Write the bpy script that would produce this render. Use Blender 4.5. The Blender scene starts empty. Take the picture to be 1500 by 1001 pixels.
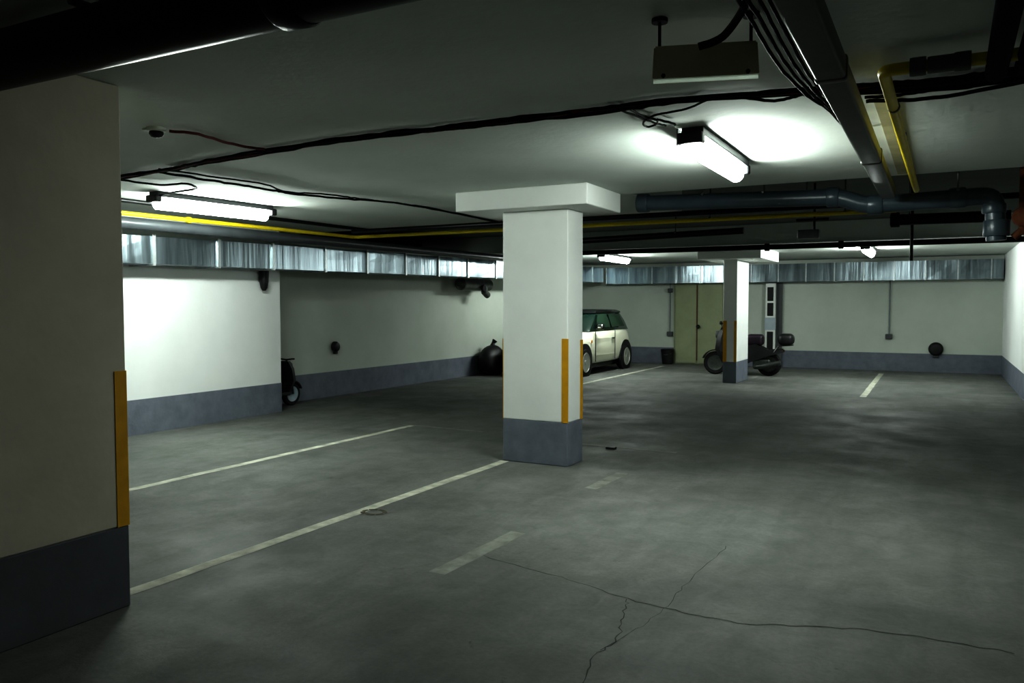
import bpy, bmesh, math, random
from mathutils import Vector, Matrix
random.seed(7)
sc = bpy.context.scene
COL = sc.collection

# ------------------------------------------------------------------ materials
def mat(name, col, rough=0.6, metal=0.0, var=0.0, scale=3.0, bump=0.0, bscale=40.0, stretch=(1, 1, 1), spec=0.5, dark=None):
    m = bpy.data.materials.new(name)
    m.use_nodes = True
    nt = m.node_tree
    b = nt.nodes['Principled BSDF']
    b.inputs['Base Color'].default_value = (*col, 1)
    b.inputs['Roughness'].default_value = rough
    b.inputs['Metallic'].default_value = metal
    b.inputs['Specular IOR Level'].default_value = spec
    if var or bump:
        tc = nt.nodes.new('ShaderNodeTexCoord')
        mp = nt.nodes.new('ShaderNodeMapping')
        mp.inputs['Scale'].default_value = stretch
        nt.links.new(tc.outputs['Object'], mp.inputs['Vector'])
    if var:
        n = nt.nodes.new('ShaderNodeTexNoise')
        n.inputs['Scale'].default_value = scale
        n.inputs['Detail'].default_value = 7
        n.inputs['Roughness'].default_value = 0.62
        nt.links.new(mp.outputs['Vector'], n.inputs['Vector'])
        r = nt.nodes.new('ShaderNodeValToRGB')
        r.color_ramp.elements[0].position = 0.3
        r.color_ramp.elements[1].position = 0.7
        d = dark or tuple(c * (1 - var) for c in col)
        r.color_ramp.elements[0].color = (*d, 1)
        r.color_ramp.elements[1].color = (*[min(1, c * (1 + var * .35)) for c in col], 1)
        nt.links.new(n.outputs['Fac'], r.inputs['Fac'])
        nt.links.new(r.outputs['Color'], b.inputs['Base Color'])
    if bump:
        n2 = nt.nodes.new('ShaderNodeTexNoise')
        n2.inputs['Scale'].default_value = bscale
        n2.inputs['Detail'].default_value = 4
        nt.links.new(mp.outputs['Vector'], n2.inputs['Vector'])
        bp = nt.nodes.new('ShaderNodeBump')
        bp.inputs['Strength'].default_value = bump
        bp.inputs['Distance'].default_value = 0.02
        nt.links.new(n2.outputs['Fac'], bp.inputs['Height'])
        nt.links.new(bp.outputs['Normal'], b.inputs['Normal'])
    return m

def emit(name, col, strength):
    m = bpy.data.materials.new(name)
    m.use_nodes = True
    b = m.node_tree.nodes['Principled BSDF']
    b.inputs['Base Color'].default_value = (0.9, 0.9, 0.9, 1)
    b.inputs['Emission Color'].default_value = (*col, 1)
    b.inputs['Emission Strength'].default_value = strength
    return m

def floor_mat():
    m = bpy.data.materials.new('worn_concrete_floor')
    m.use_nodes = True
    nt = m.node_tree
    N, L = nt.nodes, nt.links
    b = N['Principled BSDF']
    tc = N.new('ShaderNodeTexCoord')
    def noise(scale, detail, rough, stretch=(1, 1, 1), rot=0.0, dist=0.0):
        mp = N.new('ShaderNodeMapping')
        mp.inputs['Scale'].default_value = stretch
        mp.inputs['Rotation'].default_value = (0, 0, rot)
        L.new(tc.outputs['Object'], mp.inputs['Vector'])
        n = N.new('ShaderNodeTexNoise')
        n.inputs['Scale'].default_value = scale
        n.inputs['Detail'].default_value = detail
        n.inputs['Roughness'].default_value = rough
        n.inputs['Distortion'].default_value = dist
        L.new(mp.outputs['Vector'], n.inputs['Vector'])
        return n.outputs['Fac']
    def ramp(fac, p0, p1, c0, c1):
        r = N.new('ShaderNodeValToRGB')
        r.color_ramp.elements[0].position = p0
        r.color_ramp.elements[1].position = p1
        r.color_ramp.elements[0].color = (*c0, 1)
        r.color_ramp.elements[1].color = (*c1, 1)
        L.new(fac, r.inputs['Fac'])
        return r.outputs['Color']
    def mul(a, c, f=1.0):
        x = N.new('ShaderNodeMix')
        x.data_type = 'RGBA'
        x.blend_type = 'MULTIPLY'
        x.inputs['Factor'].default_value = f
        L.new(a, x.inputs[6])
        L.new(c, x.inputs[7])
        return x.outputs[2]
    base = ramp(noise(.55, 8, .62, dist=.4), .33, .68, (.15, .154, .145), (.25, .252, .238))
    c = mul(base, ramp(noise(4.5, 8, .7, dist=.8), .32, .62, (.70, .72, .70), (1, 1, 1)), .7)
    c = mul(c, ramp(noise(1.3, 5, .6, (2.6, .45, 1), .25, .6), .36, .58, (.72, .74, .72), (1, 1, 1)), .55)
    c = mul(c, ramp(noise(38, 4, .7), .35, .6, (.8, .8, .8), (1, 1, 1)), .6)
    c = mul(c, ramp(noise(2.4, 9, .75, (1, 1, 1), 1.1, 1.4), .27, .37, (.5, .52, .48), (1, 1, 1)), .9)
    L.new(c, b.inputs['Base Color'])
    rr = ramp(noise(1.6, 5, .6), .3, .7, (.5, .5, .5), (.8, .8, .8))
    L.new(rr, b.inputs['Roughness'])
    b.inputs['Specular IOR Level'].default_value = .35
    bp = N.new('ShaderNodeBump')
    bp.inputs['Strength'].default_value = .25
    bp.inputs['Distance'].default_value = .01
    L.new(noise(22, 6, .7), bp.inputs['Height'])
    L.new(bp.outputs['Normal'], b.inputs['Normal'])
    return m

def duct_mat():
    m = mat('galvanised_sheet', (.34, .40, .43), .30, .95, .55, 5.0, .9, 5.0, (1, 1, .06))
    return m

M = dict(
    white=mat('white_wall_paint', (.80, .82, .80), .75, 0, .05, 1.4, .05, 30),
    pillar=mat('white_pillar_paint', (.80, .82, .79), .75, 0, .05, 2.2, .05, 26),
    ceil=mat('ceiling_paint', (.62, .66, .62), .9, 0, .10, .8, .10, 20),
    shadeceil=mat('shade_dark_ceiling', (.13, .15, .13), .95, 0, .25, 1.1, .2, 14),  # darkness of the unlit raised bay put into the ceiling colour
    grey=mat('grey_band_paint', (.20, .22, .262), .7, 0, .22, 5, .12, 30),
    pier=mat('shade_dark_pier_paint', (.56, .53, .445), .85, 0, .16, 1.6, .05, 26),  # shade on the near pillar put into a darker warm paint
    piergrey=mat('shade_dark_grey_band', (.115, .12, .135), .8, 0, .2, 4, .05, 26),  # same shade painted into the near pillar's grey foot
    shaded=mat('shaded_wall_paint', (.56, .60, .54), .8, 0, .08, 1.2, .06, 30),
    yellow=mat('yellow_stripe_paint', (.62, .34, .012), .6, 0, .15, 9),
    line=mat('worn_line_paint', (.56, .56, .47), .8, 0, .50, 7, 0),
    lineworn=mat('faded_line_paint', (.285, .29, .26), .85, 0, .42, 7, 0),
    floor=floor_mat(),
    crack=mat('crack_dark_grey', (.075, .078, .072), .95, 0, .4, 12),  # dark grey of the thin floor cracks
    stain=mat('brown_stain', (.10, .09, .06), .8, 0, .4, 12),
    duct=duct_mat(),
    flange=mat('duct_flange_steel', (.62, .66, .66), .38, .9, .15, 20),
    black=mat('black_cable', (.010, .011, .011), .7, 0, .2, 30, spec=.15),
    red=mat('red_cable', (.10, .012, .014), .55, 0, .2, 30),
    blackpipe=mat('black_pipe', (.008, .009, .009), .34, 0, .25, 5, spec=.22),
    greypipe=mat('grey_pipe', (.075, .085, .09), .35, 0, .2, 6),
    bluepipe=mat('blue_grey_pvc', (.062, .085, .10), .34, 0, .2, 5),
    gas=mat('yellow_gas_pipe', (.62, .50, .02), .4, 0, .15, 7),
    valve=mat('dull_steel', (.12, .13, .12), .45, .7, .3, 12),
    tray=mat('dark_conduit', (.075, .078, .070), .38, 0, .3, 6, spec=.5),
    tan=mat('tan_strip', (.42, .41, .29), .85, 0, .25, 4),
    matteblack=mat('matte_black_pipe', (.008, .008, .008), .8, 0, .2, 9, spec=.1),
    box=mat('beige_plastic', (.62, .58, .42), .5, 0, .1, 8),
    housing=mat('lamp_housing', (.02, .023, .025), .5, 0, .1, 8),
    cap=mat('lamp_cap', (.012, .013, .014), .5, 0, .1, 8),
    carpaint=mat('cream_car_paint', (.80, .80, .66), .22, 0, .03, 2),
    carblack=mat('black_car_paint', (.012, .013, .014), .15, 0, .1, 3),
    glass=mat('dark_tinted_glass', (.012, .028, .022), .06, 0, .1, 2, spec=.8),
    sideglass=mat('green_tinted_glass', (.03, .065, .045), .08, 0, .1, 2, spec=.8),
    rubber=mat('tyre_rubber', (.015, .015, .015), .8, 0, .2, 20),
    alloy=mat('alloy_wheel', (.55, .56, .52), .35, .6, .1, 12),
    chrome=mat('chrome', (.75, .77, .78), .12, 1, .05, 4),
    lens=mat('headlight_lens', (.75, .78, .80), .08, 0, .05, 5, spec=.9),
    orange=mat('amber_lens', (.7, .25, .02), .2, 0, .1, 5),
    door=mat('olive_door_paint', (.33, .36, .235), .6, 0, .12, 2.5),
    brown=mat('brown_seam', (.16, .09, .05), .7, 0, .2, 9),
    dplast=mat('black_plastic', (.014, .015, .015), .5, 0, .25, 9),
    purple=mat('dark_violet_vinyl', (.030, .018, .030), .5, 0, .2, 9),
    blueplast=mat('pale_blue_panel', (.46, .52, .56), .6, 0, .1, 6),
    hub=mat('blue_grey_hub', (.34, .42, .47), .4, .1, .15, 8),
    socket=mat('grey_socket', (.10, .11, .11), .5, 0, .1, 8),
    conduit=mat('thin_grey_conduit', (.26, .28, .28), .5, 0, .1, 8),
    rust=mat('rusty_iron', (.16, .06, .025), .8, .2, .5, 10, .3, 30),
    detw=mat('white_plastic', (.62, .64, .58), .5, 0, .05, 8),
)
TUBE = emit('fluorescent_diffuser', (.92, 1.0, .95), 60)
TR = bpy.data.materials.new('translucent_rim')
TR.use_nodes = True
_n = TR.node_tree.nodes.new('ShaderNodeBsdfTranslucent')
_n.inputs['Color'].default_value = (.9, .95, .9, 1)
TR.node_tree.links.new(_n.outputs[0], TR.node_tree.nodes['Material Output'].inputs['Surface'])
TUBE_FAR = emit('fluorescent_diffuser_violet', (.93, 1.0, .97), 56)

# ------------------------------------------------------------------ mesh helpers
def link(name, bm, m, parent=None, smooth=False, loc=None):
    me = bpy.data.meshes.new(name)
    bmesh.ops.recalc_face_normals(bm, faces=bm.faces)
    bm.to_mesh(me)
    bm.free()
    me.materials.append(m)
    if smooth:
        for p in me.polygons:
            p.use_smooth = True
        try:
            me.set_sharp_from_angle(angle=math.radians(38))
        except Exception:
            pass
    o = bpy.data.objects.new(name, me)
    COL.objects.link(o)
    if parent:
        o.parent = parent
    if loc:
        o.location = loc
    return o

def tag(o, label, cat, group=None, kind='thing'):
    o['label'] = label
    o['category'] = cat
    o['kind'] = kind
    if group:
        o['group'] = group
    return o

def thing(name, label, cat, loc=(0, 0, 0), rz=0.0, group=None, kind='thing'):
    o = bpy.data.objects.new(name, None)
    o.empty_display_size = .1
    COL.objects.link(o)
    o.location = loc
    o.rotation_euler = (0, 0, rz)
    return tag(o, label, cat, group, kind)

def box(bm, lo, hi, bev=0.0, seg=2):
    c = [(a + b) / 2 for a, b in zip(lo, hi)]
    s = [abs(b - a) for a, b in zip(lo, hi)]
    r = bmesh.ops.create_cube(bm, size=1)
    vs = r['verts']
    bmesh.ops.scale(bm, vec=s, verts=vs)
    bmesh.ops.translate(bm, vec=c, verts=vs)
    if bev:
        es = list({e for v in vs for e in v.link_edges})
        bmesh.ops.bevel(bm, geom=es, offset=bev, segments=seg, profile=.5, affect='EDGES', clamp_overlap=True)
    return bm

def B(lo, hi, bev=0.0, seg=2):
    return box(bmesh.new(), lo, hi, bev, seg)

def smooth_path(pts, n=6):
    """Catmull-Rom through pts"""
    P = [Vector(p) for p in pts]
    if len(P) < 3:
        return P
    out = []
    for i in range(len(P) - 1):
        p0 = P[max(i - 1, 0)]; p1 = P[i]; p2 = P[i + 1]; p3 = P[min(i + 2, len(P) - 1)]
        for k in range(n):
            t = k / n
            out.append(.5 * ((2 * p1) + (p2 - p0) * t + (2 * p0 - 5 * p1 + 4 * p2 - p3) * t * t + (3 * p1 - p0 - 3 * p2 + p3) * t ** 3))
    out.append(P[-1])
    return out

def round_corners(pts, r, n=6):
    P = [Vector(p) for p in pts]
    out = [P[0]]
    for i in range(1, len(P) - 1):
        a, b, c = P[i - 1], P[i], P[i + 1]
        u = (a - b); v = (c - b)
        d = min(r, u.length * .48, v.length * .48)
        p = b + u.normalized() * d; q = b + v.normalized() * d
        for k in range(n + 1):
            t = k / n
            out.append(p * (1 - t) ** 2 + b * 2 * t * (1 - t) + q * t * t)
    out.append(P[-1])
    return out

def tube(bm, pts, r, seg=10, caps=True):
    P = [Vector(p) for p in pts]
    R = r if hasattr(r, '__len__') else [r] * len(P)
    t0 = (P[1] - P[0]).normalized()
    up = Vector((0, 0, 1)) if abs(t0.z) < .9 else Vector((1, 0, 0))
    n = t0.cross(up).normalized()
    rings = []
    for i, p in enumerate(P):
        if i == 0:
            t = P[1] - P[0]
        elif i == len(P) - 1:
            t = P[-1] - P[-2]
        else:
            t = (P[i + 1] - P[i]).normalized() + (P[i] - P[i - 1]).normalized()
        if t.length < 1e-9:
            t = t0.copy()
        t.normalize()
        n = (n - t * n.dot(t))
        if n.length < 1e-6:
            n = t.orthogonal()
        n.normalize()
        bn = t.cross(n)
        rings.append([bm.verts.new(p + (n * math.cos(2 * math.pi * k / seg) + bn * math.sin(2 * math.pi * k / seg)) * R[i]) for k in range(seg)])
    for a, b in zip(rings, rings[1:]):
        for k in range(seg):
            bm.faces.new((a[k], a[(k + 1) % seg], b[(k + 1) % seg], b[k]))
    if caps:
        bm.faces.new(rings[0][::-1])
        bm.faces.new(rings[-1])
    return bm

def T(pts, r, seg=10):
    return tube(bmesh.new(), pts, r, seg)

def lathe(bm, prof, seg=24, axis='z', loc=(0, 0, 0)):
    """prof: list of (radius, height)"""
    rings = []
    for r, h in prof:
        ring = []
        for k in range(seg):
            a = 2 * math.pi * k / seg
            c, s = math.cos(a) * r, math.sin(a) * r
            v = {'z': (c, s, h), 'x': (h, c, s), 'y': (c, h, s)}[axis]
            ring.append(bm.verts.new(Vector(v) + Vector(loc)))
        rings.append(ring)
    for a, b in zip(rings, rings[1:]):
        for k in range(seg):
            bm.faces.new((a[k], a[(k + 1) % seg], b[(k + 1) % seg], b[k]))
    bm.faces.new(rings[0][::-1])
    bm.faces.new(rings[-1])
    return bm

def LA(prof, seg=24, axis='z', loc=(0, 0, 0)):
    return lathe(bmesh.new(), prof, seg, axis, loc)

def ring_loft(bm, rings, caps=True):
    vr = [[bm.verts.new(p) for p in r] for r in rings]
    n = len(vr[0])
    for a, b in zip(vr, vr[1:]):
        for k in range(n):
            bm.faces.new((a[k], a[(k + 1) % n], b[(k + 1) % n], b[k]))
    if caps:
        bm.faces.new(vr[0][::-1])
        bm.faces.new(vr[-1])
    return bm

def quadstrip(bm, pts, w, z):
    """flat ribbon on the floor"""
    P = [Vector((p[0], p[1], z)) for p in pts]
    prev = None
    for i, p in enumerate(P):
        t = (P[min(i + 1, len(P) - 1)] - P[max(i - 1, 0)]).normalized()
        n = Vector((-t.y, t.x, 0)) * (w[i] if hasattr(w, '__len__') else w) / 2
        cur = (bm.verts.new(p + n), bm.verts.new(p - n))
        if prev:
            bm.faces.new((prev[0], prev[1], cur[1], cur[0]))
        prev = cur
    return bm

def struct(name, bm, m, label, cat):
    o = link(name, bm, m)
    return tag(o, label, cat, None, 'structure')

# ------------------------------------------------------------------ room shell
CZ = 2.57
YB = 20.2
struct('floor', B((-10.0, -6, -.2), (4.4, 20.6, 0)), M['floor'], 'worn grey concrete garage floor with tyre marks', 'floor')
def slab(name, boxes, m, label):
    bm = bmesh.new()
    for lo, hi in boxes:
        box(bm, lo, hi)
    return struct(name, bm, m, label, 'ceiling')
slab('ceiling', [((-10, -6, CZ), (-2.66, 9.15, CZ + .45)), ((-2.66, -6, CZ), (4.4, 7.42, CZ + .45))], M['ceil'],
     'painted concrete ceiling slab over the front of the garage')
slab('ceiling_recess', [((-10, 7.42, 2.92), (4.4, 14.62, 3.02))], M['shadeceil'], 'raised ceiling bay behind the central pillar, shade painted into its dark colour')
slab('ceiling_rear', [((-10, 14.6, CZ), (1.17, 20.6, CZ + .45))], M['ceil'], 'painted ceiling slab over the back parking bays')

struct('wall_left', B((-8.35, -6, 0), (-8.2, 8.45, CZ)), M['white'], 'bright white wall beside the left parking bays', 'wall')
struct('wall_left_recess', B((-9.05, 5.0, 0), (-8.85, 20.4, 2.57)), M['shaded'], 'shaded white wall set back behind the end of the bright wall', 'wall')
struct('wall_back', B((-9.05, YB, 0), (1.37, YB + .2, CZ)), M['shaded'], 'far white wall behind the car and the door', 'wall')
struct('wall_right', B((1.17, 8.6, 0), (1.37, YB, 2.95)), M['white'], 'white side wall at the right of the back bays', 'wall')
struct('wall_right_return', B((1.17, 8.4, 0), (4.4, 8.6, 2.95)), M['white'], 'return wall beyond the right edge', 'wall')
struct('wall_right_front', B((4.2, -6, 0), (4.4, 8.4, CZ)), M['white'], 'side wall right of the aisle', 'wall')
struct('wall_front', B((-8.35, -6.2, 0), (4.4, -6, CZ)), M['white'], 'wall behind the viewer', 'wall')
struct('baseboard_left', B((-8.2, -6, 0), (-8.195, 8.455, .41)), M['grey'], 'grey painted band along the foot of the bright left wall', 'painted band')
struct('baseboard_left_end', B((-8.35, 8.45, 0), (-8.195, 8.455, .41)), M['grey'], 'grey painted band on the end of the bright left wall', 'painted band')
struct('baseboard_left_recess', B((-8.85, 5.0, 0), (-8.845, 20.2, .41)), M['grey'], 'grey painted band along the shaded set-back wall', 'painted band')
struct('baseboard_back', B((-8.85, YB - .006, 0), (1.17, YB, .41)), M['grey'], 'grey painted band along the far wall', 'painted band')
struct('baseboard_right', B((1.164, 8.6, 0), (1.17, YB, .41)), M['grey'], 'grey painted band along the right side wall', 'painted band')

# ------------------------------------------------------------------ pillars
def pillar(name, label, x0, x1, y0, y1, top, cap=None, stripes=(), m='pillar', mg='grey'):
    cx, cy = (x0 + x1) / 2, (y0 + y1) / 2
    t = thing(name, label, 'pillar', (cx, cy, 0))
    a, b, c, d = x0 - cx, x1 - cx, y0 - cy, y1 - cy
    link('shaft', B((a, c, .41), (b, d, top), .006, 1), M[m], t)
    base = link('painted_base', B((a, c, 0), (b, d, .41), .006, 1), M[mg], t)
    base['label'] = 'grey painted foot of the pillar'
    if cap:
        link('capital', B((cap[0] - cx, cap[2] - cy, top), (cap[1] - cx, cap[3] - cy, cap[4]), .01, 2), M['pillar'], t)
    for lo, hi in stripes:
        s = link('corner_stripe', B((lo[0] - cx, lo[1] - cy, lo[2]), (hi[0] - cx, hi[1] - cy, hi[2])), M['yellow'], t)
        s['label'] = 'yellow warning stripe'
    return t
e = .004
pillar('concrete_pillar', 'large white pillar with a wide square capital and yellow stripes in the centre', -3.71, -3.03, 6.77, 7.12, 2.385,
       (-4.09, -2.74, 6.53, 7.36, CZ),
       [((-3.088, 6.77 - e, .41), (-3.022, 6.77, 1.19)), ((-3.03, 7.06, .41), (-3.03 + e, 7.12, 1.17)), ((-3.71 - e, 6.77, .41), (-3.71, 6.83, 1.18))])
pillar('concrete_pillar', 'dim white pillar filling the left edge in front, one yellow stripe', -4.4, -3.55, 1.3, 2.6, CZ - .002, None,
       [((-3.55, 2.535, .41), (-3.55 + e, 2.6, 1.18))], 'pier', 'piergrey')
pillar('concrete_pillar', 'slim distant pillar, dark on one face and bright white on the other', -3.70, -3.44, 15.57, 16.6, 2.365,
       (-4.1, -2.93, 15.15, 17.0, CZ),
       [((-3.70, 15.57 - e, .41), (-3.63, 15.57, 1.2)), ((-3.49, 15.57 - e, .41), (-3.44, 15.57, 1.2))])

# ------------------------------------------------------------------ floor paint
def strip(name, label, pts, w, m, cat='floor marking', group=None, z=.002):
    o = link(name, quadstrip(bmesh.new(), pts, w, z), m)
    return tag(o, label, cat, group)
def wob(p, q, n=14, a=.006):
    return [(p[0] + (q[0] - p[0]) * i / n + random.uniform(-a, a), p[1] + (q[1] - p[1]) * i / n) for i in range(n + 1)]
def jag(pts, n=5, a=.012):
    return [(p.x + random.uniform(-a, a), p.y + random.uniform(-a, a)) for p in smooth_path([(q[0], q[1], 0) for q in pts], n)]
def cw(n, w):
    return [w * random.uniform(.35, 1.0) for _ in range(n)]
strip('parking_line', 'pale bay line on the floor running up to the central pillar', wob((-3.72, 2.3), (-3.68, 6.76)), .095, M['line'])
strip('parking_line', 'pale bay line on the floor between the bright wall and the central pillar', wob((-5.80, 2.5), (-5.80, 8.25)), .09, M['line'])
strip('parking_line', 'pale bay line on the floor alongside the cream car', wob((-6.02, 13.6), (-6.02, 19.2)), .10, M['line'])
strip('parking_line', 'short pale bay line on the floor before the far wall at right', wob((-1.10, 14.2), (-1.13, 19.3)), .10, M['line'])
strip('parking_line', 'faint pale bay line on the floor beside the slim distant pillar', wob((-3.40, 16.75), (-3.36, 18.6)), .09, M['lineworn'])
strip('lane_dash', 'faded lane dash on the floor, the one nearer the viewer', wob((-2.46, 3.72), (-2.43, 4.65), 6), .11, M['lineworn'])
strip('lane_dash', 'faded lane dash on the floor just right of the central pillar', wob((-2.50, 6.05), (-2.48, 6.75), 6), .11, M['lineworn'])
strip('bay_end_line', 'faint cross line on the floor right behind the central pillar', wob((-3.45, 7.98), (-2.35, 7.95), 8), .06, M['lineworn'])
strip('bay_end_line', 'faint cross line at the end of the bay line by the left wall', wob((-5.95, 8.25), (-4.75, 8.2), 8), .07, M['lineworn'])
bm = bmesh.new()
_p = jag([(-2.50, 4.14), (-2.33, 4.1), (-1.83, 3.99), (-1.38, 3.85), (-1.05, 3.8), (-.79, 3.80), (-.56, 3.89), (-.22, 4.0), (.3, 4.02)], 7)
quadstrip(bm, _p, cw(len(_p), 0.01), .0011)
tag(link('floor_crack', bm, M['crack']), 'long thin crack wandering across the bare floor in front', 'crack')
bm = bmesh.new()
_p = jag([(-1.20, 2.75), (-1.27, 3.1), (-1.26, 3.35), (-1.33, 3.65), (-1.38, 3.85)], 7)
quadstrip(bm, _p, cw(len(_p), 0.008), .0012)
tag(link('floor_crack', bm, M['crack']), 'short crack branching toward the viewer from the long one', 'crack')
bm = bmesh.new()
_p = jag([(-1.27, 3.22), (-1.2, 3.55), (-1.18, 3.9), (-1.18, 4.3), (-1.15, 5.0)], 7)
quadstrip(bm, _p, cw(len(_p), 0.005), .0013)
tag(link('floor_crack', bm, M['crack']), 'thin crack running away under the near lamp', 'crack')
bm = bmesh.new()
for k in range(7):
    a0, a1 = k * .9, k * .9 + .8
    quadstrip(bm, [(-3.60 + math.cos(a) * .085 + random.uniform(-.006, .006), 4.62 + math.sin(a) * .065) for a in (a0, (a0 + a1) / 2, a1)], .035, .0035)
tag(link('oil_stain', bm, M['stain']), 'brown ring stain on the bay line in front of the central pillar', 'stain')
tag(link('debris_block', B((-3.06, 7.80, 0), (-2.96, 7.87, .025), .006), M['dplast']), 'small dark scrap lying on the floor behind the central pillar', 'debris')

# ------------------------------------------------------------------ fluorescent lamps
def lamp(label, x, y0, y1, m, dx=0.0, ztop=CZ, block_side=False):
    cy = (y0 + y1) / 2
    L = math.hypot(y1 - y0, dx)
    t = thing('batten_light', label, 'ceiling light', (x, cy, ztop), -math.atan2(dx, y1 - y0), 'fluorescent batten lights')
    h = L / 2
    link('housing', B((-.05, -h, -.05), (.085, h, 0), .006), M['housing'], t)
    d = bmesh.new()
    tube(d, [(0, -h + .02, -.105), (0, -h + .045, -.105), (0, h - .045, -.105), (0, h - .02, -.105)], [.03, .056, .056, .03], 16)
    link('diffuser', d, m, t, True)
    for s in (-1, 1):
        link('end_cap', B((-.075, s * h - .02, -.10), (.085, s * h + .05, -.03), .012), M['cap'], t)
    if block_side:
        link('light_block', B((-.078, -h, -.10), (-.072, h, 0)), M['housing'], t)  # unseen plate added to keep lamp light off the ceiling on this side
    return t
lamp('lit fluorescent batten on the ceiling right of the central pillar', -1.36, 4.82, 6.12, TUBE, 0.0, CZ, True)
lamp('lit fluorescent batten on the ceiling near the bright left wall', -6.50, 5.12, 6.48, TUBE, .12)
lamp('lit fluorescent batten over the right-hand back bays', -1.20, 15.35, 16.9, TUBE_FAR)
lamp('lit fluorescent batten above the cream car', -6.12, 15.3, 16.9, TUBE_FAR)

# ------------------------------------------------------------------ sheet metal duct
def duct(label, path_boxes, flanges, axis):
    t = thing('ventilation_duct', label, 'duct')
    for b8 in path_boxes:
        bm = bmesh.new()
        ring_loft(bm, b8)
        link('duct_section', bm, M['duct'], t)
    for lo, hi in flanges:
        f = link('flange', B(lo, hi), M['flange'], t)
    return t
def dz(y):
    k = (y - 6) / 8.7
    return 1.965 + .085 * k, 2.275 + .125 * k
ys = [2.4, 3.4, 4.4, 5.2, 6.09, 7.01, 7.92, 8.94, 9.89, 10.9, 11.88, 12.87, 13.94, 14.95, 15.95, 16.95, 17.95, 18.95, 19.7]
secs, fl = [], []
for i in range(len(ys) - 1):
    r = []
    mid = (ys[i] + ys[i + 1]) / 2
    for y, bow in ((ys[i], 0), (mid, random.uniform(-.012, .012)), (ys[i + 1], 0)):
        b, tp = dz(y)
        r.append([(-8.19, y, b), (-7.80 + bow, y, b), (-7.80 + bow * .3, y, (b + tp) / 2), (-7.80 - bow, y, tp), (-8.19, y, tp)])
    secs.append(r)
    b, tp = dz(ys[i])
    fl.append(((-8.195, ys[i] - .02, b - .018), (-7.78, ys[i] + .02, tp + .018)))
duct('galvanised duct along the left wall under the ceiling', secs, fl, 'y')
secs, fl = [], []
x = -7.76
while x < 1.12:
    w = min(.62, 1.14 - x)
    bow = random.uniform(-.012, .012)
    r = []
    for xx, q in ((x, 0), (x + w / 2, bow), (x + w, 0)):
        r.append([(xx, 20.19, 2.05), (xx, 19.80 + q, 2.05), (xx, 19.80, 2.26), (xx, 19.80 - q, 2.47), (xx, 20.19, 2.47)])
    secs.append(r)
    fl.append(((x - .012, 19.785, 2.04), (x + .012, 20.19, 2.48)))
    x += w
duct('galvanised duct along the far wall above the door', secs, fl, 'x')

# ------------------------------------------------------------------ pipes
def pipe(name, label, pts, r, m, cat='pipe', bend=0.12, collars=(), clips=(), cm=None, group=None, seg=16):
    t = thing(name, label, cat, group=group)
    P = round_corners(pts, bend) if bend else [Vector(p) for p in pts]
    link('pipe_run', T(P, r, seg), m, t, True)
    for (p, d, ln, k) in collars:
        d = Vector(d).normalized()
        p = Vector(p)
        link('collar', T([p - d * ln / 2, p - d * (ln / 2 - .01), p + d * (ln / 2 - .01), p + d * ln / 2], [r * (k - .06), r * k, r * k, r * (k - .06)], seg), cm or m, t, True)
    for (p, ztop) in clips:
        bm = bmesh.new()
        tube(bm, [(p[0], p[1], p[2] + r * .6), (p[0], p[1], ztop)], .008, 6)
        tube(bm, [(p[0], p[1] - r * 1.1, p[2] + r * .8), (p[0], p[1] + r * 1.1, p[2] + r * .8)], .014, 6)
        link('hanger', bm, M['valve'], t)
    return t
pipe('drain_pipe', 'thick black pipe crossing under the ceiling at top left', [(-3.545, 1.84, 2.44), (.6, 1.84, 2.44)], .105, M['blackpipe'],
     collars=[((-1.72, 1.84, 2.44), (1, 0, 0), .10, 1.09)], clips=[((-2.6, 1.84, 2.44), CZ), ((-.4, 1.84, 2.44), CZ)], seg=28)
pipe('drain_pipe', 'blue grey drain pipe with a step and elbow behind the central pillar', [(-2.66, 7.62, 2.50), (-.80, 7.62, 2.445), (-.60, 7.62, 2.36), (.36, 7.62, 2.385), (.38, 7.62, 2.02)], .074, M['bluepipe'], bend=.09,
     collars=[((-2.60, 7.62, 2.50), (1, 0, -.03), .11, 1.22), ((-.86, 7.62, 2.447), (1, 0, -.03), .10, 1.18), ((-.52, 7.62, 2.362), (1, 0, .03), .12, 1.18), ((.10, 7.62, 2.38), (1, 0, .03), .12, 1.16), ((.38, 7.62, 2.12), (0, 0, 1), .13, 1.3), ((.36, 7.62, 2.28), (0, 0, 1), .08, 1.2)],
     clips=[((-2.0, 7.62, 2.48), 2.92), ((-1.45, 7.62, 2.465), 2.92), ((.1, 7.62, 2.38), 2.92)])
pipe('gas_pipe', 'yellow gas pipe running along the left wall then turning across', [(-7.72, 2.0, 2.46), (-7.30, 9.0, 2.46), (-.42, 9.02, 2.455)], .024, M['gas'], bend=.08,
     collars=[((-7.47, 6.3, 2.46), (0, 1, 0), .05, 1.5)], clips=[((-2.3, 9.02, 2.455), 2.92), ((-.9, 9.02, 2.455), 2.92), ((-7.6, 4.0, 2.46), CZ)], seg=12)
pipe('gas_pipe', 'yellow gas pipe with a grey valve bending round at upper right', [(1.6, 3.74, 2.478), (-.235, 3.74, 2.478), (-.215, 7.30, 2.49), (-.215, 7.95, 2.51)], .026, M['gas'], bend=.05,
     collars=[((-.02, 3.74, 2.478), (1, 0, 0), .10, 1.35), ((-.105, 3.74, 2.478), (1, 0, 0), .06, 1.5), ((.055, 3.74, 2.478), (1, 0, 0), .06, 1.5), ((-.228, 4.45, 2.48), (0, 1, 0), .03, 1.15)],
     cm=M['valve'], clips=[((-.22, 5.6, 2.50), CZ)], seg=12)
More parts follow.
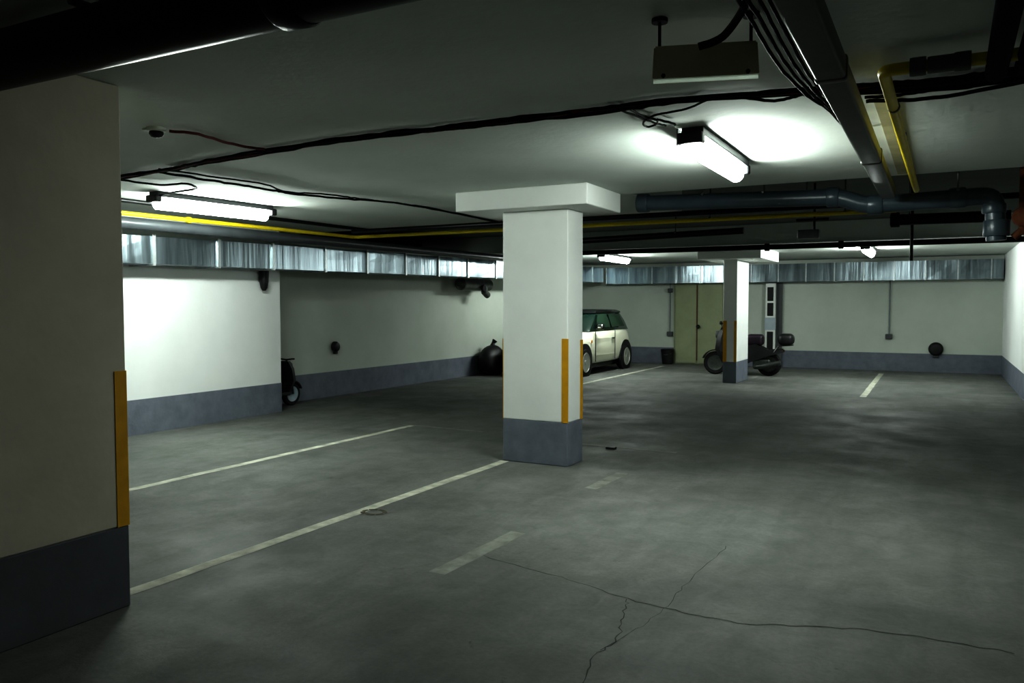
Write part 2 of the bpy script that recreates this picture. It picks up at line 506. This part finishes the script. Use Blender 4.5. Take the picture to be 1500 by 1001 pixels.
pipe('water_pipe', 'grey pipe under the yellow one along the left wall', [(-7.78, 2.0, 2.375), (-7.40, 9.6, 2.375), (-7.38, 14.5, 2.40)], .062, M['greypipe'], bend=0,
     collars=[((-7.62, 5.2, 2.375), (.05, 1, 0), .09, 1.2)], clips=[((-7.65, 4.6, 2.375), CZ)])
pipe('water_pipe', 'long black pipe across the garage under the rear slab edge', [(-7.3, 14.52, 2.52), (1.165, 14.52, 2.50)], .045, M['blackpipe'], bend=0,
     collars=[((-1.5, 14.52, 2.507), (1, 0, 0), .08, 1.5), ((-2.7, 14.52, 2.508), (1, 0, 0), .08, 1.5)],
     clips=[((-.45, 14.52, 2.504), 2.92)])
pipe('water_pipe', 'thin black pipe crossing just behind the blue grey drain pipe', [(-6.9, 8.45, 2.475), (.9, 8.45, 2.47)], .028, M['blackpipe'], bend=0, clips=[((-1.2, 8.45, 2.47), 2.92)])
pipe('water_pipe', 'black pipe crossing on the left just above the yellow gas pipe', [(-7.15, 4.3, 2.535), (-6.98, 9.0, 2.535), (-4.0, 9.08, 2.535)], .022, M['blackpipe'], bend=.06)
pipe('water_pipe', 'short thick black pipe below the blue grey drain elbow', [(-.52, 9.9, 2.44), (.62, 9.9, 2.43)], .06, M['blackpipe'], bend=0, collars=[((-.47, 9.9, 2.44), (1, 0, 0), .09, 1.35)], clips=[((-.33, 9.9, 2.44), 2.92)])
pipe('water_pipe', 'dark pipe hung under the raised bay right of the central pillar', [(-4.4, 10.05, 2.365), (-2.15, 10.05, 2.41)], .04, M['blackpipe'], bend=0, clips=[((-3.0, 10.05, 2.39), 2.92)])
pipe('hanging_rod', 'thin black rod hanging beside the far right lamp', [(-.325, 10.6, 2.93), (-.325, 10.6, 2.02)], .018, M['blackpipe'], 'rod', bend=0)
# right hand conduits
t = thing('conduit_trunking', 'dark square trunking running away under the ceiling at right', 'conduit', (-.40, 4.4, 2.42), .0015)
link('trunk', B((-.056, -2.3, -.045), (.056, 2.95, .045), .014, 3), M['tray'], t, True)
for yy in (-1.0, 1.1):
    link('joint_cover', B((-.061, yy - .03, -.05), (.061, yy + .03, .05), .014, 3), M['tray'], t, True)
for yy in (-2.0, .9, 2.4):
    link('hanger', B((-.012, yy - .01, .04), (.012, yy + .01, .15)), M['valve'], t)
pipe('conduit_pipe', 'dark pipe at the extreme upper right corner', [(.165, 2.1, 2.46), (.18, 3.92, 2.46)], .042, M['matteblack'], bend=0)
pipe('conduit_pipe', 'dark pipe against the ceiling beside the one in the upper right corner', [(.265, 2.1, 2.47), (.28, 3.92, 2.47)], .038, M['matteblack'], bend=0)
t = thing('rusty_valve', 'rust brown valve with a wheel at the right edge beside the drain elbow', 'valve', (.56, 7.62, 2.2))
link('stem', T([(0, 0, -.14), (0, 0, .74)], .03, 12), M['rust'], t, True)
link('hand_wheel', LA([(.02, -.05), (.07, -.05), (.08, -.04), (.08, -.03), (.07, -.02), (.02, -.02)], 20, 'y'), M['rust'], t, True)
link('branch', T([(-.06, 0, -.16), (0, 0, -.1), (.1, 0, -.06)], .03, 12), M['rust'], t, True)

# ------------------------------------------------------------------ cables
def cables(name, label, paths, cat='cable', amp=.012, z=2.545):
    t = thing(name, label, cat)
    for path, r, m in paths:
        pts = []
        for p in smooth_path([(q[0], q[1], q[2] if len(q) > 2 else z) for q in path], 7):
            pts.append(p + Vector((random.uniform(-amp, amp) * .5, random.uniform(-amp, amp), random.uniform(-amp, amp) * .6)))
        link('cable', T(pts, r, 7), m, t, True)
    return t
main = [(-8.1, 4.5), (-6.6, 4.44), (-5.93, 4.32), (-5.21, 4.24), (-4.74, 4.15), (-4.06, 4.07), (-3.36, 4.01), (-2.85, 4.03), (-2.46, 4.03), (-1.74, 4.06), (-1.25, 4.05), (-.54, 4.18), (-.25, 4.24), (.04, 4.29), (.3, 4.28), (1.6, 4.3)]
ps = []
for k in range(7):
    oy, oz = random.uniform(-.02, .02), random.uniform(-.012, .012)
    ps.append(([(q[0] + random.uniform(-.1, .1), q[1] + oy + random.uniform(-.016, .016), 2.545 + oz * .8 + random.uniform(-.008, .004)) for q in main], random.choice((.008, .010, .011)), M['red'] if k == 5 else M['black']))
cables('cable_bundle', 'thick sagging bundle of black cables crossing the whole ceiling', ps, 'cable bundle', .006)
ps = []
for k in range(4):
    ox = -.03 * k
    ps.append(([(-.50 + ox, 2.1, 2.47), (-.52 + ox, 2.89, 2.5), (-.53 + ox, 3.55, 2.5), (-.52 + ox * .8, 4.12, 2.51), (-.51 + ox * .4, 4.51, 2.52), (-.49 + ox * .2, 4.99, 2.51), (-.475, 5.82, 2.5), (-.46, 7.3, 2.5)], .008, M['black']))
cables('cable_bundle', 'bunch of black cables tied along the dark trunking at right', ps, 'cable bundle', .004)
ps = []
for k in range(6):
    oy, oz = random.uniform(-.03, .03), random.uniform(-.025, .01)
    ps.append(([(-.62, 4.2 + oy * .4, 2.54), (-.3, 4.27 + oy, 2.54 + oz * .5), (.05, 4.30 + oy, 2.535 + oz), (.35, 4.24 + oy, 2.53 + oz), (1.6, 4.2 + oy, 2.53 + oz)], .012, M['black']))
cables('cable_bundle', 'thick black cables crossing under the yellow pipe at upper right', ps, 'cable bundle', .003)
cables('cable', 'thin looping cable from the ceiling bundle to the left lamp',
       [([(-6.04, 4.39), (-5.99, 4.76), (-5.74, 4.8), (-5.88, 5.05), (-6.19, 5.12), (-6.52, 5.14, 2.53)], .009, M['black'])], 'cable', .004)
cables('cable', 'slack pair of cables running back past the left lamp toward the pillar',
       [([(-5.41, 4.28), (-5.41, 4.73), (-5.39, 5.08), (-5.37, 5.47), (-5.37, 5.72), (-5.19, 6.2), (-4.98, 6.6), (-4.90, 7.1), (-4.91, 8.04), (-4.94, 8.99)], .010, M['black']),
        ([(-5.30, 4.2), (-5.22, 4.8), (-5.18, 5.2), (-5.33, 5.6), (-5.10, 5.95), (-5.05, 6.3), (-4.90, 6.8), (-4.86, 7.3), (-4.88, 8.2), (-4.9, 9.0)], .007, M['black'])], 'cable', .006)
cables('cable', 'dark red cable from the small ceiling detector to the bundle', [([(-4.10, 3.33), (-4.02, 3.47), (-4.07, 3.79), (-4.01, 4.07)], .009, M['red'])], 'cable', .004)
cables('cable', 'pair of thin cables dropping from the bundle to the lamp right of the pillar',
       [([(-1.48, 4.06), (-1.48, 4.3), (-1.42, 4.47), (-1.38, 4.6)], .007, M['black']), ([(-1.55, 4.06), (-1.49, 4.42), (-1.44, 4.6)], .006, M['black'])], 'cable', .004)
cables('cable', 'thin curled cable loop beside the lamp right of the pillar', [([(-1.05, 4.1), (-1.22, 4.26), (-1.42, 4.33), (-1.53, 4.47), (-1.54, 4.58), (-1.47, 4.53), (-1.43, 4.42)], .006, M['black'])], 'cable', .002)
cables('cable', 'sagging loop of cable below the bundle, left of the dark trunking', [([(-1.0, 4.10), (-.89, 4.18), (-.79, 4.30), (-.68, 4.28), (-.58, 4.2)], .008, M['black'])], 'cable', .002)
cables('cable', 'pair of slack cables right of the dark trunking, crossing the yellow pipe', [([(-.36, 4.5), (-.17, 4.57), (.04, 4.57), (.32, 4.45), (.8, 4.3)], .010, M['black']), ([(-.36, 4.42), (-.2, 4.44), (-.05, 4.42), (.2, 4.36)], .008, M['black'])], 'cable', .003, 2.535)
cables('cable', 'thick black cable curving into the face of the hanging beige box', [([(-.50, 2.3, 2.53), (-.56, 2.62, 2.53), (-.60, 2.78, 2.50), (-.70, 2.90, 2.45), (-.79, 2.91, 2.43)], .014, M['black'])], 'cable', .001)

# ------------------------------------------------------------------ hanging sign box, detector
t = thing('hanging_box', 'beige flat box hung from the ceiling near the top right', 'sign box', (-.785, 2.98, 2.33), .30)
bm = bmesh.new()
ring_loft(bm, [[(-.19, -.035, 0), (.19, -.035, 0), (.19, .045, 0), (-.19, .045, 0)], [(-.185, -.005, .13), (.185, -.005, .13), (.185, .045, .13), (-.185, .045, .13)]])
bmesh.ops.bevel(bm, geom=list(bm.edges), offset=.006, segments=2, affect='EDGES')
link('case', bm, M['box'], t)
link('lower_rim', B((-.186, -.034, -.016), (.186, -.030, .002)), TR, t)['label'] = 'pale rim along the underside'
for sx in (-.165, .165):
    r = link('hanger_rod', T([(sx, .03, .12), (sx, .03, .24)], .006, 8), M['black'], t)
    link('ceiling_plate', LA([(.03, .225), (.03, .24)], 16, 'z', (sx, .03, 0)), M['black'], r)
for sx in (-.15, .15):
    link('screw', LA([(.008, -.036), (.008, -.026)], 10, 'y', (sx, 0, .012)), M['dplast'], t)
t = thing('ceiling_detector', 'small white detector on the ceiling at left of the bundle', 'detector', (-4.19, 3.31, CZ))
link('base', LA([(.055, 0), (.055, -.02), (.05, -.025)], 20), M['detw'], t, True)
link('head', LA([(.04, -.025), (.042, -.04), (.03, -.055), (.012, -.06)], 20), M['dplast'], t, True)
link('mount', B((-.09, -.03, -.012), (-.055, .03, 0), .003), M['detw'], t)

# small unit in the raised bay
t = thing('hanging_unit', 'small grey box hanging below the raised dark ceiling bay', 'box', (-1.37, 10.0, 2.28))
link('case', B((-.14, -.06, 0), (.10, .06, .10), .01), M['greypipe'], t)
link('arm', T([(.04, 0, .1), (.04, 0, .64)], .014, 8), M['blackpipe'], t)
link('cross_bar', T([(-.16, 0, .22), (.2, 0, .22)], .016, 8), M['blackpipe'], t)

# thin tan strip on the ceiling by the yellow pipe
strip_bm = B((-.335, 4.55, CZ - .006), (-.245, 7.3, CZ))
tag(link('ceiling_strip', strip_bm, M['tan']), 'narrow tan strip on the ceiling between dark trunking and yellow pipe', 'strip')

# ------------------------------------------------------------------ wall fittings
def wall_socket(label, x, ytop, zb, zt, top_box=None):
    t = thing('wall_socket', label, 'socket', (x, YB - .006, zb), group='sockets on the far wall')
    link('box', B((-.075, -.07, -.05), (.075, 0, .06), .012), M['socket'], t)
    link('conduit', T([(0, -.02, .05), (0, -.02, zt - zb)], .017, 8), M['conduit'], t)
    if top_box:
        link('junction', B((-.06, -.07, top_box - zb - .05), (.06, 0, top_box - zb + .06), .012), M['socket'], t)
wall_socket('dark socket with a thin conduit above it, right part of the far wall', -1.04, YB, .78, 2.05)
wall_socket('dark socket with conduit and upper box, left of the olive door', -6.15, YB, .76, 2.05, 1.87)
t = thing('round_bumper', 'small round black object on the far wall at right', 'bumper', (-.09, YB - .006, .52))
link('disc', LA([(.03, -.12), (.11, -.11), (.145, -.07), (.15, -.02), (.15, 0)], 24, 'y'), M['dplast'], t, True)
link('bracket', B((-.06, -.05, -.19), (.06, 0, -.12), .01), M['socket'], t)
t = thing('wall_fitting', 'small dark oval fitting on the shaded set-back wall', 'fitting', (-8.845, 10.33, .82))
bm = LA([(.03, .09), (.06, .08), (.075, .05), (.075, 0)], 20, 'x')
bmesh.ops.scale(bm, vec=(1, .95, 1.15), verts=bm.verts)
link('body', bm, M['dplast'], t, True)
link('foot', B((0, -.03, -.12), (.05, .04, -.06), .01), M['dplast'], t)
t = thing('wall_horn', 'dark tapered fitting high on the bright wall near its end', 'fitting', (-8.2, 8.08, 1.70))
bm = LA([(.02, .0), (.045, .04), (.062, .12), (.068, .24), (.068, .27)], 20, 'z', (.07, 0, 0))
link('body', bm, M['dplast'], t, True)
link('bracket', B((0, -.03, .12), (.03, .03, .2), .005), M['dplast'], t)
t = thing('pipe_manifold', 'dark cluster of valves and pipes under the duct left of the pillar', 'pipework', (-8.5, 14.3, 1.75))
link('tank', T([(0, -.62, .18), (0, -.55, .18), (0, .55, .18), (0, .62, .18)], [.06, .13, .13, .06], 16), M['valve'], t, True)
link('outlet', T([(.05, .3, .18), (.05, .32, .02), (.05, .45, -.04)], .07, 12), M['valve'], t, True)
link('hand_wheel', LA([(.07, -.02), (.08, 0), (.07, .02)], 16, 'x', (.16, .1, .1)), M['blackpipe'], t, True)
link('bracket', B((-.34, -.1, .1), (-.05, -.05, .3)), M['valve'], t)

# back door (double leaf)
t = thing('door_1', 'olive beige double door in the far wall behind the slim pillar', 'door', (-5.42, YB - .01, 0), kind='structure')
link('door_frame', B((-.62, -.05, 0), (.66, .0, 2.14), .004), M['door'], t)
for a, b in ((-.58, -.03), (.0, .62)):
    lf = link('leaf', B((a, -.075, .02), (b, -.05, 2.10), .006), M['door'], t)
    link('kick_panel', B((a + .05, -.085, .04), (b - .05, -.075, .16), .003), M['door'], lf)
link('seam', B((-.032, -.085, .1), (-.003, -.07, 2.0)), M['brown'], t)['label'] = 'brown strip between the leaves'
link('knob', LA([(.02, -.09), (.045, -.12), (.05, -.15), (.03, -.17)], 16, 'y', (.03, 0, .96)), M['dplast'], t, True)

# post with black panels on far wall
t = thing('wall_post', 'pale post on the far wall with black panels one above another', 'post', (-3.62, YB - .006, 0))
link('post', B((-.13, -.16, 0), (.10, 0, 2.03), .006), M['pillar'], t)
for z0, z1 in ((1.60, 1.93), (1.24, 1.55), (.42, .86)):
    link('panel', B((-.085, -.175, z0), (.055, -.16, z1), .01), M['dplast'], t)
link('blue_sheet', B((-.14, -.17, .90), (.11, -.162, 1.2), .002), M['blueplast'], t)['label'] = 'pale blue sheet fixed on the post'
link('shadow_strip', B((.10, -.05, 0), (.24, 0, 2.03)), M['socket'], t)['label'] = 'dark grey strip for the shadow edge'  # dark strip put in for the shadow edge beside the post
t = thing('waste_bin', 'black bin on the floor just left of the olive door', 'bin', (-6.14, 19.93, 0))
link('bucket', LA([(.12, 0), (.13, .01), (.165, .36), (.175, .37), (.16, .38), (.15, .36)], 24), M['dplast'], t, True)
link('handle', T([(-.16, 0, .34), (-.12, -.10, .27), (0, -.17, .24), (.12, -.10, .27), (.16, 0, .34)], .007, 6), M['valve'], t)
# sack by the set-back wall
t = thing('refuse_sack', 'black sack slumped against the shaded wall left of the central pillar', 'sack', (-8.56, 15.15, 0))
bm = bmesh.new()
bmesh.ops.create_uvsphere(bm, u_segments=28, v_segments=16, radius=1)
for v in bm.verts:
    k = 1 + .06 * math.sin(5 * v.co.x + 3 * v.co.z) + .05 * math.sin(7 * v.co.y)
    zz = max(v.co.z, -.86)
    v.co = Vector((v.co.x * .26 * k, v.co.y * .42 * k, (zz + .86) * .32 * (1 + .08 * k)))
link('sack_body', bm, M['dplast'], t, True)
link('tied_neck', T([(0, 0, .60), (.0, .03, .68), (.03, .06, .74)], [.07, .035, .06], 12), M['dplast'], t, True)

# ------------------------------------------------------------------ scooters
def wheel(parent, name, c, r, w, axis, rim, hubm):
    wl = link(name, LA([(r * .62, -w * .42), (r * .90, -w * .5), (r, -w * .28), (r, w * .28), (r * .90, w * .5), (r * .62, w * .42)], 28, axis, c), M['rubber'], parent, True)
    link('rim', LA([(r * .12, -w * .50), (r * .56, -w * .42), (r * .66, -w * .52), (r * .66, w * .52), (r * .56, w * .42), (r * .12, w * .50)], 24, axis, c), rim, wl, True)
    return wl

def scooter(label, loc, rz, body, rim, scale=1.0):
    """built nose toward -x"""
    t = thing('motor_scooter', label, 'scooter', loc, rz)
    t.scale = (scale, scale, scale)
    wheel(t, 'wheel', (-.60, 0, .25), .25, .10, 'y', rim, rim)
    wheel(t, 'wheel', (.52, 0, .25), .25, .12, 'y', rim, rim)
    link('front_shield', ring_loft(bmesh.new(), [
        [(-.44, -.12, .26), (-.36, -.16, .26), (-.36, .16, .26), (-.44, .12, .26)],
        [(-.58, -.17, .55), (-.48, -.20, .55), (-.48, .20, .55), (-.58, .17, .55)],
        [(-.55, -.15, .80), (-.45, -.18, .80), (-.45, .18, .80), (-.55, .15, .80)],
        [(-.50, -.09, .96), (-.42, -.10, .96), (-.42, .10, .96), (-.50, .09, .96)]]), body, t, True)
    link('front_mudguard', ring_loft(bmesh.new(), [[(-.60 + math.cos(a) * rr, q * .075, .25 + math.sin(a) * rr) for rr, q in ((.27, -1), (.29, -1), (.29, 1), (.27, 1))] for a in [math.radians(20 + 14 * k) for k in range(11)]]), body, t, True)
    link('fork', T([(-.60, .07, .25), (-.54, .06, .62), (-.48, 0, .98)], .022, 8), M['valve'], t)
    hb = link('handlebar', T([(-.38, -.31, 1.02), (-.44, -.18, 1.01), (-.48, 0, .99), (-.44, .18, 1.01), (-.38, .31, 1.02)], .017, 8), M['dplast'], t, True)
    for q in (-1, 1) if scale == 1 else ():
        link('mirror', T([(-.42, q * .22, 1.02), (-.44, q * .24, 1.10), (-.44, q * .24, 1.101), (-.44, q * .29, 1.14)], [.008, .008, .04, .025], 8), M['dplast'], hb)
    link('headlight', LA([(.02, -.10), (.075, -.09), (.085, -.04), (.06, .02)], 18, 'x', (-.50, 0, .86)), M['socket'], t, True)
    link('footboard', B((-.42, -.17, .24), (.10, .17, .32), .02), body, t)
    link('rear_body', ring_loft(bmesh.new(), [
        [(.06, -.13, .26), (.06, .13, .26), (.06, .11, .64), (.06, -.11, .64)],
        [(.26, -.17, .32), (.26, .17, .32), (.26, .15, .68), (.26, -.15, .68)],
        [(.50, -.15, .42), (.50, .15, .42), (.50, .13, .56), (.50, -.13, .56)],
        [(.80, -.07, .50), (.80, .07, .50), (.80, .06, .58), (.80, -.06, .58)]]), body, t, True)
    link('engine', B((.20, -.14, .14), (.56, .14, .36), .04), M['valve'], t)
    link('seat', B((.06, -.15, .64), (.41, .15, .88), .07, 3), M['purple'], t, True)
    link('exhaust', T([(.28, -.17, .2), (.46, -.19, .22), (.78, -.19, .30)], [.03, .05, .05], 12), M['valve'], t, True)
    link('tail_light', B((.79, -.05, .51), (.83, .05, .56), .01), M['rust'], t)
    rk = link('rack', T([(.62, .1, .50), (.72, .1, .64), (1.0, .1, .66)], .012, 6), M['valve'], t)
    link('rack_bar', T([(.62, -.1, .50), (.72, -.1, .64), (1.0, -.1, .66)], .012, 6), M['valve'], rk)
    link('top_case', B((.70, -.19, .655), (1.02, .19, .90), .10, 4), M['dplast'], t, True)
    return t
scooter('dark motor scooter with a top case parked behind the slim distant pillar', (-3.72, 17.55, 0), .05, M['dplast'], M['valve'])
scooter('small dark scooter with blue grey wheels half hidden behind the bright wall end', (-8.60, 8.64, 0), -math.pi / 2, M['dplast'], M['hub'], .70)

# ------------------------------------------------------------------ the cream car
def car():
    t = thing('hatchback_car', 'cream small hatchback with a black roof parked facing the viewer', 'car', (-7.42, 15.0, 0))
    # local: x across, y along (0 nose .. 3.63 tail)
    S = [(0.0, .36, .56, .60), (.05, .28, .66, .68), (.20, .22, .76, .755), (.55, .19, .865, .815), (1.05, .18, .945, .84), (1.7, .18, .95, .845),
         (2.4, .18, .965, .845), (3.05, .19, .985, .84), (3.42, .24, .98, .80), (3.57, .30, .93, .745), (3.63, .40, .78, .68)]
    rings = []
    for y, zb, zt, w in S:
        h = zt - zb
        half = [(w * .86, zb), (w * .97, zb + .10), (w, zb + h * .45), (w * .985, zb + h * .72), (w * .93, zt - .05), (w * .80, zt), (w * .35, zt + .018)]
        ring = [(x, y, z) for x, z in half] + [(-x, y, z) for x, z in reversed(half)]
        rings.append(ring)
    body = link('body', ring_loft(bmesh.new(), rings), M['carpaint'], t, True)
    sub = body.modifiers.new('smooth', 'SUBSURF'); sub.levels = 2; sub.render_levels = 2
    # cabin
    def rr(y0, y1, w0, w1, z):
        out = []
        c = .10
        for (x, y) in ((w0 - c, y0), (w0, y0 + c * 1.4), ((w0 + w1) / 2 + .01, (y0 + y1) / 2), (w1, y1 - c * 1.4), (w1 - c, y1)):
            out.append((x, y, z))
        return out + [(-x, y, z) for x, y, z in reversed(out)]
    cab = link('cabin', ring_loft(bmesh.new(), [rr(.98, 3.56, .72, .76, .93), rr(1.30, 3.46, .68, .70, 1.14), rr(1.62, 3.33, .61, .615, 1.335)]), M['glass'], t, True)
    cab['label'] = 'dark tinted windows all round'
    rf = link('roof', ring_loft(bmesh.new(), [rr(1.56, 3.40, .63, .63, 1.325), rr(1.60, 3.38, .625, .625, 1.36), rr(1.75, 3.28, .56, .56, 1.395), rr(2.0, 3.0, .42, .42, 1.41)]), M['carblack'], t, True)
    rf['label'] = 'black roof'
    link('aerial', T([(0, 1.72, 1.39), (0, 1.80, 1.56)], .006, 6), M['dplast'], rf)
    for s in (-1, 1):
        def side(ys, zs):
            # quad following cabin side
            pts = []
            for y, z in zip(ys, zs):
                k = (z - .93) / (1.335 - .93)
                w = .775 + (.645 - .775) * k
                pts.append((s * w, y, z))
            bm = bmesh.new()
            bm.faces.new([bm.verts.new(p) for p in pts])
            return bm
        link('side_window', side((1.42, 2.28, 2.26, 1.72), (1.0, 1.0, 1.30, 1.30)), M['sideglass'], t)
        link('side_window', side((2.38, 3.22, 3.08, 2.36), (1.0, 1.01, 1.30, 1.30)), M['sideglass'], t)
        d = link('door', B((s * .826 - .006, 1.18, .40), (s * .826 + .006, 2.34, .78), .005), M['carpaint'], t)
        for yy in (1.175, 2.345):
            link('door_gap', B((s * .842 - .006, yy - .006, .28), (s * .842 + .006, yy + .006, .93)), M['carblack'], t)
        link('door_handle', B((s * .838 - .0, 2.12, .74), (s * .838 + s * .03, 2.28, .775), .008), M['chrome'], d)
        link('side_lamp', LA([(.035, 0), (.03, s * .012)], 14, 'x', (s * .832, .98, .72)), M['orange'], t, True)
        mr = link('wing_mirror', B((s * .80 if s > 0 else -1.0, 1.22, .97), (1.0 if s > 0 else s * .80, 1.34, 1.10), .045, 3), M['carblack'], t, True)
        link('mirror_cap', B((s * .86 if s > 0 else -.985, 1.205, 1.0), (.985 if s > 0 else s * .86, 1.26, 1.09), .025, 3), M['chrome'], mr, True)
        for yc in (.60, 3.067):
            ar = link('wheel_arch', LA([(.375, -.03), (.375, .012), (.36, .016), (.10, .016)] if s > 0 else [(.375, .03), (.375, -.012), (.36, -.016), (.10, -.016)], 32, 'x', (s * .838, yc, .315)), M['dplast'], t, True)
            ar['label'] = 'black plastic wheel arch'
            w = link('wheel', LA([(.19, -.10), (.275, -.10), (.295, -.07), (.295, .05), (.275, .085), (.215, .09), (.20, .06)], 32, 'x', (s * .78, yc, .295)) if s > 0 else
                     LA([(.19, .10), (.275, .10), (.295, .07), (.295, -.05), (.275, -.085), (.215, -.09), (.20, -.06)], 32, 'x', (s * .78, yc, .295)), M['rubber'], t, True)
            bm = LA([(.215, .078), (.20, .09), (.185, .07), (.06, .07), (.05, .085), (.02, .085)] if s > 0 else [(.215, -.078), (.20, -.09), (.185, -.07), (.06, -.07), (.05, -.085), (.02, -.085)], 32, 'x', (s * .785, yc, .295))
            link('rim', bm, M['alloy'], w, True)
            bm = bmesh.new()
            for k in range(8):
                a = 2 * math.pi * (k + .5) / 8
                bmesh.ops.create_circle(bm, cap_ends=True, radius=.046, segments=12, matrix=Matrix.Translation((s * (.785 + .073), yc + math.cos(a) * .13, .295 + math.sin(a) * .13)) @ Matrix.Rotation(math.pi / 2, 4, 'Y'))
            link('spoke_holes', bm, M['dplast'], w)
        link('headlight', LA([(.02, -.045), (.08, -.035), (.105, 0), (.11, .04)], 22, 'y', (s * .56, .075, .66)), M['lens'], t, True)
    link('grille', B((-.36, -.03, .46), (.36, .03, .60), .03), M['carblack'], t)
    link('bumper', B((-.62, -.045, .30), (.62, .03, .43), .04, 3), M['carblack'], t, True)
    link('chrome_bar', B((-.42, -.035, .60), (.42, .02, .625), .01), M['chrome'], t)
    link('underbody', B((-.74, .15, .13), (.74, 3.5, .26), .03), M['carblack'], t)
    link('rear_bumper', B((-.62, 3.58, .32), (.62, 3.67, .5), .04, 3), M['carpaint'], t, True)
    return t
car()

# ------------------------------------------------------------------ camera, light, view
cam = bpy.data.cameras.new('camera')
cam.sensor_width = 36
cam.lens = 1178.25 / 1500 * 36
cam.clip_start = .05
co = bpy.data.objects.new('camera', cam)
COL.objects.link(co)
yaw, pit, rol = math.radians(-28.075), math.radians(2.579), math.radians(-.05)
f = Vector((math.sin(yaw) * math.cos(pit), math.cos(yaw) * math.cos(pit), -math.sin(pit)))
r = Vector((math.cos(yaw), -math.sin(yaw), 0))
u = r.cross(f)
r2 = r * math.cos(rol) + u * math.sin(rol)
u2 = -r * math.sin(rol) + u * math.cos(rol)
co.matrix_world = Matrix(((r2.x, u2.x, -f.x, 0), (r2.y, u2.y, -f.y, 0), (r2.z, u2.z, -f.z, 1.5), (0, 0, 0, 1)))
sc.camera = co

la = bpy.data.lights.new('aisle_fill', 'AREA')  # unseen fill added behind the camera to warm the dim foreground
la.shape = 'RECTANGLE'; la.size = 1.4; la.size_y = .2
la.energy = 9
la.color = (1.0, .95, .82)
lo = bpy.data.objects.new('aisle_fill', la)
lo.location = (-.2, -3.2, 2.45)
COL.objects.link(lo)

w = bpy.data.worlds.new('world')
sc.world = w
w.use_nodes = True
w.node_tree.nodes['Background'].inputs['Color'].default_value = (.5, .6, .5, 1)
w.node_tree.nodes['Background'].inputs['Strength'].default_value = 0.0
vs = sc.view_settings
vs.view_transform = 'Standard'
vs.look = 'High Contrast'
vs.exposure = 0.74
vs.gamma = 0.90
